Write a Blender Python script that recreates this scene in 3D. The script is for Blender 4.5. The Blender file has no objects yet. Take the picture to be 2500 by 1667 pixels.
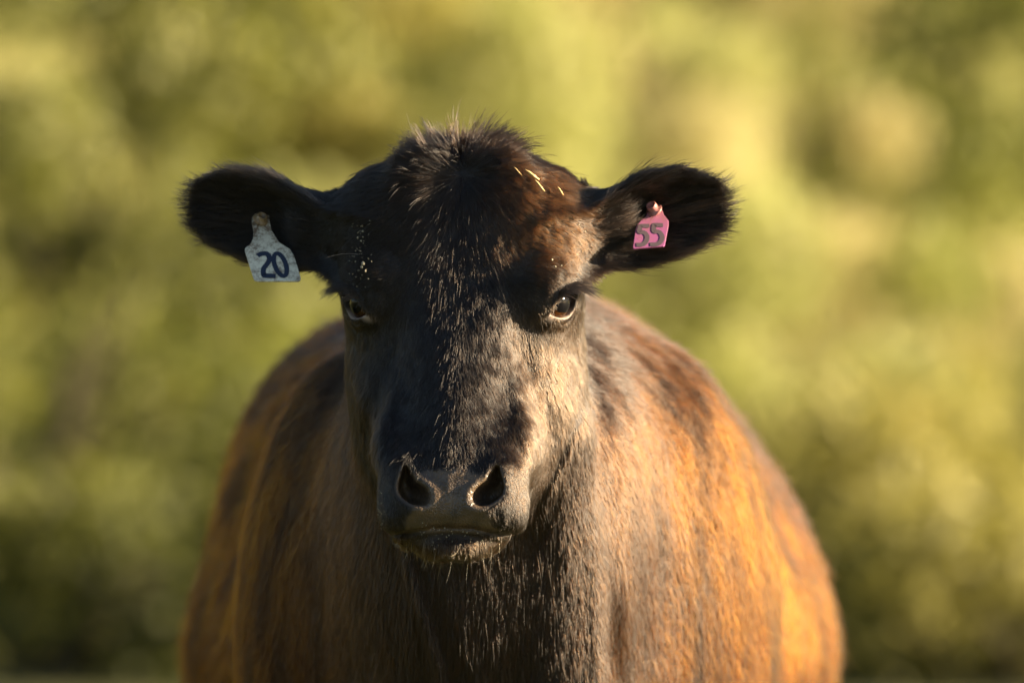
import bpy, math, random
import numpy as np
from mathutils import Vector, Matrix

S = bpy.context.scene
C = S.collection
rng = np.random.default_rng(11)
random.seed(5)
R = math.radians

# ------------------------------------------------------------------ camera
CAMZ = 1.25
cam_d = bpy.data.cameras.new('camera')
cam = bpy.data.objects.new('camera', cam_d); C.objects.link(cam); S.camera = cam
cam.location = (0, -8, CAMZ); cam.rotation_euler = (R(90), 0, 0)
cam_d.sensor_width = 36; cam_d.lens = 236
cam_d.clip_start = .5; cam_d.clip_end = 2000
cam_d.dof.use_dof = True; cam_d.dof.focus_distance = 7.98; cam_d.dof.aperture_fstop = 2.75

# ------------------------------------------------------------------ sky and sun
SUN_EL, SUN_AZ = 17.0, 1.0        # azimuth: degrees from +X towards the camera (-Y)
w = bpy.data.worlds.new('World'); S.world = w; w.use_nodes = True
nt = w.node_tree; nt.nodes.clear()
sky = nt.nodes.new('ShaderNodeTexSky'); sky.sky_type = 'NISHITA'; sky.sun_disc = False
sky.sun_elevation = R(SUN_EL); sky.sun_rotation = R(90 + SUN_AZ)
bg = nt.nodes.new('ShaderNodeBackground'); bg.inputs[1].default_value = .03
wo = nt.nodes.new('ShaderNodeOutputWorld')
nt.links.new(sky.outputs[0], bg.inputs[0]); nt.links.new(bg.outputs[0], wo.inputs[0])
sd = bpy.data.lights.new('sun', 'SUN'); sun = bpy.data.objects.new('sun', sd); C.objects.link(sun)
sd.energy = 5; sd.angle = R(.5); sd.color = (1, .80, .54)
sv = Vector((math.cos(R(SUN_EL))*math.cos(R(SUN_AZ)), -math.cos(R(SUN_EL))*math.sin(R(SUN_AZ)), math.sin(R(SUN_EL))))
sun.rotation_euler = sv.to_track_quat('Z', 'Y').to_euler(); sun.location = (6, -2, 5)
S.view_settings.view_transform = 'Standard'; S.view_settings.look = 'None'
S.view_settings.gamma = 1; S.view_settings.use_curve_mapping = False
S.view_settings.exposure = 2.65
S.cycles.use_denoising = True
S.cycles.denoising_prefilter = 'ACCURATE'; S.cycles.denoising_input_passes = 'RGB_ALBEDO_NORMAL'
S.cycles.max_bounces = 8; S.cycles.transparent_max_bounces = 16

# ------------------------------------------------------------------ helpers
def link(name, data, parent=None, loc=None):
    o = bpy.data.objects.new(name, data); C.objects.link(o)
    if parent: o.parent = parent
    if loc is not None: o.location = loc
    return o

def tag(o, label=None, cat=None, group=None, kind=None):
    if label: o['label'] = label
    if cat: o['category'] = cat
    if group: o['group'] = group
    if kind: o['kind'] = kind
    return o

def mat(name):
    m = bpy.data.materials.new(name); m.use_nodes = True
    m.node_tree.nodes.clear()
    o = m.node_tree.nodes.new('ShaderNodeOutputMaterial')
    return m, m.node_tree, o

def nd(nt, t, **kw):
    n = nt.nodes.new(t)
    for k, v in kw.items():
        if k.startswith('i_'):
            n.inputs[k[2:].replace('_', ' ')].default_value = v
        else: setattr(n, k, v)
    return n

def principled(name, col, rough=.6, spec=.5, **kw):
    m, t, o = mat(name)
    p = nd(t, 'ShaderNodeBsdfPrincipled'); p.inputs['Base Color'].default_value = (*col, 1)
    p.inputs['Roughness'].default_value = rough; p.inputs['Specular IOR Level'].default_value = spec
    for k, v in kw.items(): p.inputs[k].default_value = v
    t.links.new(p.outputs[0], o.inputs[0])
    return m, t, p

def crom(keys, n=400):
    """dense cubic interpolation of rows (t, a, b, ...)"""
    k = np.array(sorted(keys), float); t = k[:, 0]
    td = np.linspace(t[0], t[-1], n); out = [td]
    for c in range(1, k.shape[1]):
        v = k[:, c]; h = np.diff(t); d = np.diff(v)/h
        m = np.zeros(len(t)); m[0] = d[0]; m[-1] = d[-1]
        for i in range(1, len(t)-1):
            m[i] = 0 if d[i-1]*d[i] <= 0 else 2*d[i-1]*d[i]/(d[i-1]+d[i])
        i = np.clip(np.searchsorted(t, td, side='right')-1, 0, len(t)-2)
        s = (td-t[i])/h[i]
        out.append((2*s**3-3*s**2+1)*v[i] + (s**3-2*s**2+s)*h[i]*m[i] + (-2*s**3+3*s**2)*v[i+1] + (s**3-s**2)*h[i]*m[i+1])
    return np.array(out)

def smin(a, b, k):
    h = np.maximum(k-np.abs(a-b), 0)/k
    return np.minimum(a, b)-h*h*k*.25
def smax(a, b, k): return -smin(-a, -b, k)
def sstep(a, b, x):
    t = np.clip((x-a)/(b-a), 0, 1); return t*t*(3-2*t)
def gauss(x, s): return np.exp(-(x/s)**2)

def ell(x, y, z, c, r, rot=None):
    """ellipsoid distance; rot = (pitch about X, roll about Y, yaw about Z) degrees"""
    X, Y, Z = x-c[0], y-c[1], z-c[2]
    if rot is not None:
        M = (Matrix.Rotation(R(rot[2]), 3, 'Z') @ Matrix.Rotation(R(rot[1]), 3, 'Y') @ Matrix.Rotation(R(rot[0]), 3, 'X')).transposed()
        X, Y, Z = (M[0][0]*X+M[0][1]*Y+M[0][2]*Z, M[1][0]*X+M[1][1]*Y+M[1][2]*Z, M[2][0]*X+M[2][1]*Y+M[2][2]*Z)
    k0 = np.sqrt((X/r[0])**2+(Y/r[1])**2+(Z/r[2])**2)+1e-9
    k1 = np.sqrt((X/r[0]**2)**2+(Y/r[1]**2)**2+(Z/r[2]**2)**2)+1e-9
    return k0*(k0-1)/k1

def cap(x, y, z, a, b, ra, rb):
    a = np.array(a, float); b = np.array(b, float); d = b-a
    t = np.clip(((x-a[0])*d[0]+(y-a[1])*d[1]+(z-a[2])*d[2])/(d@d), 0, 1)
    return np.sqrt((x-a[0]-t*d[0])**2+(y-a[1]-t*d[1])**2+(z-a[2]-t*d[2])**2)-(ra+(rb-ra)*t)

# value noise -----------------------------------------------------------
_tab = np.random.default_rng(3).random((64, 64, 64)).astype(np.float32)
def noise(x, y, z):
    xi, yi, zi = np.floor(x).astype(np.int32), np.floor(y).astype(np.int32), np.floor(z).astype(np.int32)
    fx, fy, fz = x-xi, y-yi, z-zi
    fx, fy, fz = fx*fx*(3-2*fx), fy*fy*(3-2*fy), fz*fz*(3-2*fz)
    o = 0
    for a in (0, 1):
        for b in (0, 1):
            for c in (0, 1):
                o = o + (fx if a else 1-fx)*(fy if b else 1-fy)*(fz if c else 1-fz)*_tab[(xi+a) & 63, (yi+b) & 63, (zi+c) & 63]
    return o*2-1

# ------------------------------------------------------------------ the cow's shape
HX, HZ, YAW = -.0655, 1.294, R(4)
cy_, sy_ = math.cos(YAW), math.sin(YAW)
def to_head(x, y, z):
    X = x-HX
    return X*cy_-y*sy_, X*sy_+y*cy_, z-HZ
def from_head(p):
    return (HX+p[0]*cy_+p[1]*sy_, -p[0]*sy_+p[1]*cy_, HZ+p[2])
def vec_from_head(x, y, z): return x*cy_+y*sy_, -x*sy_+y*cy_, z

#        z      front   back   halfw   n
HEAD = crom([(.200, .085, .150, .030, 2.0), (.184, .068, .180, .068, 2.1), (.155, .048, .215, .106, 2.15), (.10, .024, .225, .131, 2.15),
        (.05, .008, .21, .133, 2.25), (0, -.004, .19, .121, 2.2), (-.04, -.018, .17, .103, 2.1), (-.09, -.040, .16, .083, 2.1),
        (-.14, -.067, .13, .076, 2.0), (-.18, -.088, .10, .077, 2.05), (-.215, -.100, .07, .079, 2.25), (-.24, -.104, .06, .083, 2.3),
        (-.262, -.096, .05, .080, 2.3), (-.278, -.075, .04, .06, 2.2)])
EYE_C = np.array((.1060, .043, .003)); EYE_R = .0255
_g = np.array((math.sin(R(60)), -math.cos(R(60)), -.06)); GAZE = _g/np.linalg.norm(_g)
_u = np.cross(GAZE, (0, 0, 1)); _u = -_u/np.linalg.norm(_u)       # towards outer corner
_v = np.cross(_u, GAZE); _v = _v if _v[2] > 0 else -_v
_a = R(34); EU = _u*math.cos(_a)+_v*math.sin(_a); EV = -_u*math.sin(_a)+_v*math.cos(_a)

EAR_B = np.array((.122, .100, .078)); EAR_T = np.array((.324, .135, .128))
EAR_L = EAR_T-EAR_B; EAR_LEN = np.linalg.norm(EAR_L); EAR_L = EAR_L/EAR_LEN
_d = np.array((-.10, -.95, -.22)); _d = _d-(_d@EAR_L)*EAR_L; EAR_D = _d/np.linalg.norm(_d)
EAR_W = np.cross(EAR_L, EAR_D); EAR_W = EAR_W if EAR_W[2] > 0 else -EAR_W
#         l     half   cup    shift(w)
EARK = crom([(-.1, .034, .030, 0), (0, .036, .036, 0), (.15, .037, .040, -.002), (.35, .047, .036, .000), (.55, .053, .030, .004), (.72, .050, .022, .004),
             (.86, .038, .014, .002), (.95, .026, .008, 0), (1.0, .010, .004, 0), (1.05, .004, .002, 0)])

def ear_ax(hx): return np.abs(hx)*(1+.032*np.clip(hx/.08, -1, 1))
def ear_coords(ax, y, z):
    q = (ax-EAR_B[0], y-EAR_B[1], z-EAR_B[2])
    l = q[0]*EAR_L[0]+q[1]*EAR_L[1]+q[2]*EAR_L[2]
    ww = q[0]*EAR_W[0]+q[1]*EAR_W[1]+q[2]*EAR_W[2]
    d = q[0]*EAR_D[0]+q[1]*EAR_D[1]+q[2]*EAR_D[2]
    t = l/EAR_LEN
    W = np.interp(t, EARK[0], EARK[1]); cup = np.interp(t, EARK[0], EARK[2]); sh = np.interp(t, EARK[0], EARK[3])
    return l, t, ww-sh, d, W, cup

def f_ear(ax, y, z):
    l, t, ww, d, W, cup = ear_coords(ax, y, z)
    q = ww/np.maximum(W, .006)
    d0 = cup*(np.minimum(q*q, 1.6)-.55) + .010*np.sin(t*3)
    th = .0052+.004*(1-np.clip(t, 0, 1))
    slope = 1+ (2*cup*q/np.maximum(W, .006))**2*.6
    f1 = np.abs(d-d0)/np.sqrt(slope)-th
    f2 = np.abs(ww)-W
    f3 = l-EAR_LEN
    f = smax(smax(f1, f2, .006), f3, .01)
    return smax(f, -l-.02, .005)

def f_nostril(ax, y, z):
    n1 = ell(ax, y, z, (.0415, -.100, -.2230), (.0175, .042, .0125), (0, -34, -18))
    n2 = ell(ax, y, z, (.0520, -.098, -.2105), (.0078, .036, .0130), (0, -4, -10))
    n3 = ell(ax, y, z, (.0510, -.096, -.1995), (.0040, .030, .0105), (0, 16, -8))
    return smin(smin(n1, n2, .009), n3, .006)
def zmouth(ax): return -.2635-.0075*sstep(.015, .065, ax)+.014*sstep(.072, .095, ax)

def f_head(hx, y, z):
    ax = np.abs(hx)
    zz = np.clip(z, -.278, .200)
    f, b, hw, n = (np.interp(zz, HEAD[0][::1], HEAD[i]) for i in (1, 2, 3, 4))
    cyy, hd = (f+b)/2, (b-f)/2
    r = ((ax/hw)**n+(np.abs(y-cyy)/hd)**n)**(1/n)
    o = (r-1)*np.minimum(hw, hd)
    o = smax(smax(o, z-.196, .03), -.276-z, .02)
    E = lambda c, r, rot=None: ell(ax, y, z, c, r, rot)
    o = smin(o, E((.088, .135, -.065), (.056, .105, .135), (-16, 0, 0)), .03)      # masseter
    o = smin(o, E((.100, .085, .012), (.040, .06, .050)), .03)                    # orbit
    o = smin(o, E((.103, .052, .034), (.034, .036, .026), (0, 25, 0)), .035)       # brow
    o = smin(o, E((.105, .10, .10), (.045, .06, .06)), .04)                        # temple / ear base
    o = smin(o, E((.045, .060, .12), (.034, .020, .06)), .05)                       # frontal ridge
    o = smin(o, cap(ax, y, z, (.028, -.02, -.268), (.062, .13, -.15), .030, .055), .03)   # mandible
    o = smin(o, E((0, .11, -.15), (.085, .10, .10)), .05)
    o = smin(o, E((0, -.050, -.2815), (.052, .040, .0215), (4, 0, 0)), .007)         # chin / lower lip
    o = smin(o, E((.050, -.062, -.243), (.040, .038, .032)), .02)                 # lip pads
    o = smin(o, E((.054, -.060, -.207), (.030, .030, .034), (0, 12, 0)), .022)      # nostril wing
    o = smin(o, cap(ax, y, z, (.050, -.030, -.185), (.068, .05, -.120), .024, .040), .04)
    o = smin(o, E((.075, .0, -.18), (.018, .05, .03), (-25, 0, 0)), .03)            # cheek behind lip corner
    # shape detail as offsets
    front = sstep(.06, .0, y)
    o = o + (.0065*gauss(ax, .040)-.003*gauss(ax-.082, .024))*sstep(-.035, .05, z)*sstep(.19, .13, z)*front       # groove between frontal ridges
    o = o - .004*gauss(ax, .030)*gauss(z+.10, .06)*front                           # nasal ridge
    o = o + .0060*gauss(ax-.070, .017)*gauss(z+.045, .045)*sstep(.06, .02, y)        # hollow in front of eye
    o = o + .004*gauss(ax-.080, .02)*gauss(z-.06, .02)                              # above brow
    o = o - .0055*gauss(ax-.078-(z+.12)*-.25, .011)*gauss(z+.11, .06)
    o = o + .0040*gauss(ax-.100-(z+.12)*-.35, .013)*gauss(z+.12, .05)               # facial crest
    # nostrils: comma holes
    nn = f_nostril(ax, y, z)
    rim = np.exp(-(np.maximum(nn, 0)/.010)**2)
    o = o - .0040*rim*sstep(-.055, -.08, y)
    o = smax(o, -nn, .008)
    # mouth line
    zm = zmouth(ax)
    o = o + .0055*gauss(z-zm, .0026)*(1-.45*sstep(.04, .08, ax))*sstep(.098, .085, ax)*sstep(.0, -.03, y)
    zf = -.262+(ax-.085)*2.3
    o = o + (.0028*gauss(z-zf, .011)-.0025*gauss(z-zf+.020, .012))*sstep(.075, .092, ax)*sstep(.16, .13, ax)*sstep(.14, .06, y)
    # eyelids
    ex, ey, ez = ax-EYE_C[0], y-EYE_C[1], z-EYE_C[2]
    er = np.sqrt(ex*ex+ey*ey+ez*ez)
    g = ex*GAZE[0]+ey*GAZE[1]+ez*GAZE[2]
    u = ex*EU[0]+ey*EU[1]+ez*EU[2]; v = ex*EV[0]+ey*EV[1]+ez*EV[2]
    o = smin(o, er-(EYE_R+.0042), .012)
    # lid folds
    hh = .0185*(1-np.clip(u/.0240, -1, 1)**2)
    lidd = np.abs(v)-hh
    o = o + .0022*gauss(v-hh*1.0-.0075, .0020)*sstep(.03, .015, np.abs(u))*sstep(0, .01, g)
    o = o + .0018*gauss(v+hh*1.0+.0065, .0020)*sstep(.03, .015, np.abs(u))*sstep(0, .01, g)
    alm = smax(smax(lidd*.85, np.abs(u)-.0240, .002), -g+.004, .003)
    o = smax(o, -alm, .0022)
    # ears
    o = smin(o, cap(ax, y, z, (.11, .11, .085), (.175, .112, .095), .044, .030), .035)
    fe = f_ear(ear_ax(hx), y, z)
    o = smin(o, fe, .03)
    return o

#        y     cx      zc    hw    up    down   n
BODY = crom([(.08, -.050, 1.12, .095, .11, .16, 2.1), (.16, -.045, 1.08, .125, .17, .27, 2.1), (.28, -.035, 1.02, .185, .27, .38, 2.0), (.42, -.01, .96, .258, .35, .42, 1.95),
        (.58, .0, .90, .315, .43, .42, 1.9), (.78, 0, .86, .315, .47, .38, 1.85), (1.02, .0, .83, .38, .49, .36, 1.75), (1.35, .0, .82, .447, .51, .36, 1.7),
        (1.75, -.01, .83, .43, .50, .34, 1.75), (2.05, 0, .88, .33, .44, .30, 1.9), (2.25, 0, .95, .20, .34, .25, 2.0)])
def f_body(x, y, z):
    yy = np.clip(y, .08, 2.25)
    cx, zc, hw, up, dn, n = (np.interp(yy, BODY[0], BODY[i]) for i in range(1, 7))
    hh = np.where(z > zc, up, dn)
    r = ((np.abs(x-cx)/hw)**n+(np.abs(z-zc)/hh)**n)**(1/n)
    o = (r-1)*np.minimum(hw, hh)
    o = smax(smax(o, .09-y, .06), y-2.25, .12)
    # throat and dewlap column
    o = smin(o, cap(x, y, z, (-.045, .16, 1.14), (-.03, .24, .95), .105, .118), .06)
    o = smin(o, cap(x, y, z, (-.03, .24, .95), (-.01, .36, .55), .118, .14), .06)
    # shoulders
    o = smin(o, cap(x, y, z, (.052, .10, 1.13), (.066, .19, .78), .040, .050), .030)
    o = smin(o, cap(x, y, z, (-.120, .13, 1.04), (-.062, .20, .78), .018, .022), .030)
    o = smin(o, ell(x, y, z, (-.20, 1.55, 1.08), (.17, .5, .20), (0, 25, 0)), .10)
    for s in (-1, 1):
        o = smin(o, ell(x, y, z, (s*.205-.01, .62, .86), (.125, .19, .36), (12, 0, 0)), .09)
        o = smin(o, ell(x, y, z, (s*.10-.02, .34, 1.03), (.085, .17, .17), (20, 0, 0)), .06)
        o = smin(o, ell(x, y, z, (s*.22, 1.95, .78), (.17, .25, .38)), .1)
        for (yy0, k) in ((.62, 0), (1.98, 1)):
            o = smin(o, cap(x, y, z, (s*.20, yy0, .62), (s*.19, yy0+.02-.0*k, .38), .095 if k else .085, .055), .06)
            o = smin(o, cap(x, y, z, (s*.19, yy0+.02, .38), (s*.185, yy0+(.05 if k else .0), .12), .050, .038), .03)
            o = smin(o, cap(x, y, z, (s*.185, yy0+(.05 if k else .0), .12), (s*.185, yy0-.03, .03), .042, .052), .02)
    o = smin(o, cap(x, y, z, (0, 2.27, 1.18), (0, 2.36, .75), .035, .02), .03)      # tail
    o = smin(o, cap(x, y, z, (0, 2.36, .75), (0, 2.37, .45), .02, .035), .02)
    o = smax(o, -z+.002, .01)
    return o

def sdf(x, y, z):
    o = f_body(x, y, z)
    hx, hy, hz = to_head(x, y, z)
    m = (hy < .34) & (hy > -.2) & (hz < .3) & (hz > -.45) & (np.abs(hx) < .42)
    if m.any():
        h = f_head(hx[m], hy[m], hz[m])
        o[m] = smin(o[m], h, .05)
    # skin folds on the neck
    near = (y < .9) & (z < 1.25)
    if near.any():
        X, Y, Z = x[near], y[near], z[near]
        t = (1.05-Z)
        fo = 0
        for (a, b, c, amp, wd) in ((-.146, .29, .0, .008, .008), (.102, .03, -.1, .006, .010), (.125, .12, -.1, .005, .014), (-.11, .33, -.02, .003, .012), (.02, .06, .1, .003, .02)):
            fo = fo + amp*gauss(X-(a+b*t+c*t*t), wd)*sstep(-.06, .10, t)*sstep(.55, .3, Y)
        o[near] -= fo
    return o

# ------------------------------------------------------------------ meshing (surface nets on a graded grid)
def axis(lo, a, b, hi, h, big, g=1.10):
    mid = np.arange(a, b+h, h); out = list(mid)
    s, p = h, out[-1]
    while p < hi: s = min(s*g, big); p += s; out.append(p)
    s, p = h, out[0]; pre = []
    while p > lo: s = min(s*g, big); p -= s; pre.append(p)
    return np.array(pre[::-1]+out)
def pad4(a):
    while (len(a)-1) % 4: a = np.append(a, a[-1]+(a[-1]-a[-2]))
    return a
FH = .0022
gx = pad4(axis(-.62, -.425, .295, .62, FH, .012)); gy = pad4(axis(-.14, -.125, .20, 2.55, FH, .014, 1.06)); gz = pad4(axis(-.03, .99, 1.53, 1.56, FH, .012, 1.06))
def mesh_sdf(gx, gy, gz, fn):
    nx, ny, nz = len(gx), len(gy), len(gz)
    cx, cy, cz = gx[::4], gy[::4], gz[::4]
    G = np.meshgrid(cx, cy, cz, indexing='ij')
    Fc = fn(*(g.ravel() for g in G)).reshape(G[0].shape).astype(np.float32)
    dx, dy, dz = np.diff(cx), np.diff(cy), np.diff(cz)
    diag = np.sqrt(dx[:, None, None]**2+dy[None, :, None]**2+dz[None, None, :]**2)
    mn = None
    for a in (0, 1):
        for b in (0, 1):
            for c in (0, 1):
                v = np.abs(Fc[a:a+len(dx), b:b+len(dy), c:c+len(dz)]); mn = v if mn is None else np.minimum(mn, v)
    act = mn < diag*1.35
    F = np.repeat(np.repeat(np.repeat(np.sign(Fc), 4, 0), 4, 1), 4, 2)[:nx, :ny, :nz].astype(np.float32)
    # fill far cells by the coarse corner value, near cells exactly
    need = np.zeros((nx, ny, nz), bool)
    A = np.argwhere(act)
    off = np.array([(i, j, k) for i in range(5) for j in range(5) for k in range(5)])
    for o in off:
        q = A*4+o; need[q[:, 0], q[:, 1], q[:, 2]] = True
    ix = np.argwhere(need)
    vals = np.empty(len(ix), np.float32)
    for s in range(0, len(ix), 400000):
        q = ix[s:s+400000]
        vals[s:s+400000] = fn(gx[q[:, 0]], gy[q[:, 1]], gz[q[:, 2]])
    F[ix[:, 0], ix[:, 1], ix[:, 2]] = vals
    # active fine cells
    I = F < 0
    cnt = np.zeros((nx-1, ny-1, nz-1), np.uint8)
    for a in (0, 1):
        for b in (0, 1):
            for c in (0, 1): cnt += I[a:a+nx-1, b:b+ny-1, c:c+nz-1]
    cells = np.argwhere((cnt > 0) & (cnt < 8))
    lin = (cells[:, 0]*(ny-1)+cells[:, 1])*(nz-1)+cells[:, 2]
    P = np.zeros((len(cells), 3)); N = np.zeros(len(cells))
    cs = [(a, b, c) for a in (0, 1) for b in (0, 1) for c in (0, 1)]
    for p in cs:
        for q in cs:
            if sum(abs(p[i]-q[i]) for i in range(3)) == 1 and p < q:
                ip = cells+np.array(p); iq = cells+np.array(q)
                fp = F[ip[:, 0], ip[:, 1], ip[:, 2]]; fq = F[iq[:, 0], iq[:, 1], iq[:, 2]]
                m = (fp < 0) != (fq < 0)
                t = np.where(m, fp/np.where(m, fp-fq, 1), 0)
                pp = np.stack((gx[ip[:, 0]], gy[ip[:, 1]], gz[ip[:, 2]]), 1); pq = np.stack((gx[iq[:, 0]], gy[iq[:, 1]], gz[iq[:, 2]]), 1)
                P[m] += (pp+(pq-pp)*t[:, None])[m]; N[m] += 1
    P /= N[:, None]
    quads = []
    def cid(c): return np.searchsorted(lin, (c[:, 0]*(ny-1)+c[:, 1])*(nz-1)+c[:, 2])
    for ax in range(3):
        sl0 = [slice(None)]*3; sl1 = [slice(None)]*3; sl0[ax] = slice(0, -1); sl1[ax] = slice(1, None)
        a, b = I[tuple(sl0)], I[tuple(sl1)]
        e = np.argwhere(a != b); ins = a[e[:, 0], e[:, 1], e[:, 2]]
        o1, o2 = (ax+1) % 3, (ax+2) % 3
        ok = (e[:, o1] > 0) & (e[:, o2] > 0) & (e[:, o1] < (nx, ny, nz)[o1]-1) & (e[:, o2] < (nx, ny, nz)[o2]-1)
        e, ins = e[ok], ins[ok]
        d1 = np.zeros(3, int); d1[o1] = 1; d2 = np.zeros(3, int); d2[o2] = 1
        q = np.stack((cid(e-d1-d2), cid(e-d2), cid(e), cid(e-d1)), 1)
        q[~ins] = q[~ins][:, ::-1]
        quads.append(q)
    return P, np.concatenate(quads), F

def sdf_grad(P, fn, h=.0012):
    x, y, z = P.T
    return np.stack((fn(x+h, y, z)-fn(x-h, y, z), fn(x, y+h, z)-fn(x, y-h, z), fn(x, y, z+h)-fn(x, y, z-h)), 1)/(2*h)

def mesh_normals(P, Q):
    T = np.concatenate((Q[:, [0, 1, 2]], Q[:, [0, 2, 3]]))
    n = np.cross(P[T[:, 1]]-P[T[:, 0]], P[T[:, 2]]-P[T[:, 0]])
    N = np.zeros_like(P)
    for k in range(3):
        for c in range(3): N[:, c] += np.bincount(T[:, k], n[:, c], len(P))
    return N/(np.linalg.norm(N, axis=1)[:, None]+1e-12), T, n

def relax(P, Q, it=1, lam=.5):
    E = np.concatenate((Q[:, [0, 1]], Q[:, [1, 2]], Q[:, [2, 3]], Q[:, [3, 0]])); E = np.concatenate((E, E[:, ::-1]))
    deg = np.bincount(E[:, 0], minlength=len(P))[:, None]
    for _ in range(it):
        A = np.stack([np.bincount(E[:, 0], P[E[:, 1], c], len(P)) for c in range(3)], 1)/np.maximum(deg, 1)
        P = P+(A-P)*lam
    return P


def mk_mesh(name, P, F, smooth=True):
    me = bpy.data.meshes.new(name)
    me.vertices.add(len(P)); me.vertices.foreach_set('co', np.asarray(P, np.float32).ravel())
    F = np.asarray(F, np.int32); k = F.shape[1]
    me.loops.add(F.size); me.loops.foreach_set('vertex_index', F.ravel())
    me.polygons.add(len(F)); me.polygons.foreach_set('loop_start', np.arange(0, F.size, k, dtype=np.int32))
    me.update(calc_edges=True); me.validate()
    me.polygons.foreach_set('use_smooth', np.full(len(me.polygons), smooth))
    return me

P, Q, _F = mesh_sdf(gx, gy, gz, sdf); del _F
P = relax(P, Q, 2, .5)
NRM, TRI, TN = mesh_normals(P, Q)
COW = np.array((0, 1.2, 0))

# ------------------------------------------------------------------ the coat: regions, colours, flow
def regions(P):
    hx, hy, hz = to_head(*P.T)
    ax = np.abs(hx)
    fh = np.full(len(P), 9.); m = (hy < .34) & (hy > -.2) & (hz < .3) & (hz > -.45) & (ax < .42)
    fh[m] = f_head(hx[m], hy[m], hz[m]); fb = f_body(*P.T)
    head = sstep(.03, -.03, fh-fb)*m
    l, t, ww, d, W, cup = ear_coords(ear_ax(hx), hy, hz)
    ear = sstep(.12, .22, t)*(t < 1.3)*(ax > .13)*m*(np.abs(d) < .1)*(hz > -.02)
    # bare skin
    k = np.interp(hz, [-.27, -.25, -.225, -.20, -.188], [.056, .050, .036, .034, .022])
    pl = sstep(.006, -.006, ax-k+.006*noise(hx*180, hy*180, hz*180))*sstep(-.190, -.197, hz)*sstep(-.272, -.266, hz)*sstep(-.055, -.075, hy)
    nn = np.full(len(P), 9.); mm = m & (hy < -.03) & (hz < -.15)
    nn[mm] = f_nostril(ax[mm], hy[mm], hz[mm])
    rim = sstep(.0050, .0015, nn)
    ex, ey, ez = ax-EYE_C[0], hy-EYE_C[1], hz-EYE_C[2]
    er = np.sqrt(ex*ex+ey*ey+ez*ez); g = ex*GAZE[0]+ey*GAZE[1]+ez*GAZE[2]
    u = ex*EU[0]+ey*EU[1]+ez*EU[2]; v = ex*EV[0]+ey*EV[1]+ez*EV[2]
    hh = .0185*(1-np.clip(u/.0240, -1, 1)**2)
    eye = sstep(.0028, .0008, np.abs(v)-hh)*(np.abs(u) < .026)*(g > 0)*(er < .04)
    lac = np.maximum(np.exp(-((u+.024)/.007)**2-((v+.003)/.005)**2)*(g > -.005)*(er < .05), .9*eye*(v < -hh*.75)*sstep(.014, .004, u))
    bare = np.clip(np.maximum.reduce([pl, rim, eye, lac]), 0, 1)*m
    return dict(hx=hx, hy=hy, hz=hz, ax=ax, head=head, ear=ear, bare=bare, nose=np.maximum(pl, rim)*m, eyer=np.maximum(eye, lac)*m, lac=lac*m,
                u=u, v=v, g=g, er=er, t=t, ww=ww, d=d, W=W, l=l, cup=cup)

BLACK = np.array((.0030, .0020, .0014)); DARK = np.array((.0080, .0034, .0012)); BROWN = np.array((.034, .0102, .0010)); RED = np.array((.100, .027, .0010))
def coat_colour(P, g):
    x, y, z = P.T
    n1 = noise(x*9, y*9, z*5); n2 = noise(x*38+3, (y+z*.25)*38, z*6)+.6*noise(x*90+3, (y+z*.25)*90, z*12)
    face = BLACK[None]*(1-np.clip(.35+.5*n1, 0, 1)[:, None]*.6)+DARK[None]*(np.clip(.35+.5*n1, 0, 1)[:, None]*.6)
    # sunlight painted into the coat, its left side only: warmer poll, brow and cheek
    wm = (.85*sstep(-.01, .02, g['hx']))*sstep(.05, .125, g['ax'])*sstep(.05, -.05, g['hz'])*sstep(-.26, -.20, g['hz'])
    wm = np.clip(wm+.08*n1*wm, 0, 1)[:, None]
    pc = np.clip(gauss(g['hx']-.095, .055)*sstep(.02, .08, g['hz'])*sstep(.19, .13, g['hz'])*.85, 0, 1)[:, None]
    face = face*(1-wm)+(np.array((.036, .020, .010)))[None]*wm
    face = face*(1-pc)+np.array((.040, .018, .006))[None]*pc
    ch = (gauss(g['hz']+.288, .016)*sstep(.02, -.02, g['hy'])*.8)[:, None]; face = face*(1-ch)+np.array((.030, .017, .008))[None]*ch
    earc = (BLACK*.8)[None]+np.zeros((len(P), 1))
    face = face*(1-g['ear'][:, None])+earc*g['ear'][:, None]
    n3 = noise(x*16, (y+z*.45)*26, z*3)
    k = np.clip(.55-.14*sstep(.0, -.2, x)+.75*n2+n3*(.2+.6*sstep(.0, -.2, x))+.1*n1, 0, 1)*sstep(.08, .55, y+.16*sstep(.05, .16, x))  # shaded flank painted darker and more streaked, sunlit side of the neck browner
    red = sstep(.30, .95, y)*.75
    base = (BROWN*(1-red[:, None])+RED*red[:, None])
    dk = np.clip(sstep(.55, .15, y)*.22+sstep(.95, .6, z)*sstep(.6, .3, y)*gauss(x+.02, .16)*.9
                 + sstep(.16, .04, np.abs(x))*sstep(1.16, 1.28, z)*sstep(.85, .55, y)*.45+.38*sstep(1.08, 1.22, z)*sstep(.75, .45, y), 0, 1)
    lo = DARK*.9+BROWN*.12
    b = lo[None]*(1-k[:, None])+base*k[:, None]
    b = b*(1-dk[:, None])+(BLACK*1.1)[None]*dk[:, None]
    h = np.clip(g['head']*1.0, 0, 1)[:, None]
    return b*(1-h)+face*h

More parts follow.
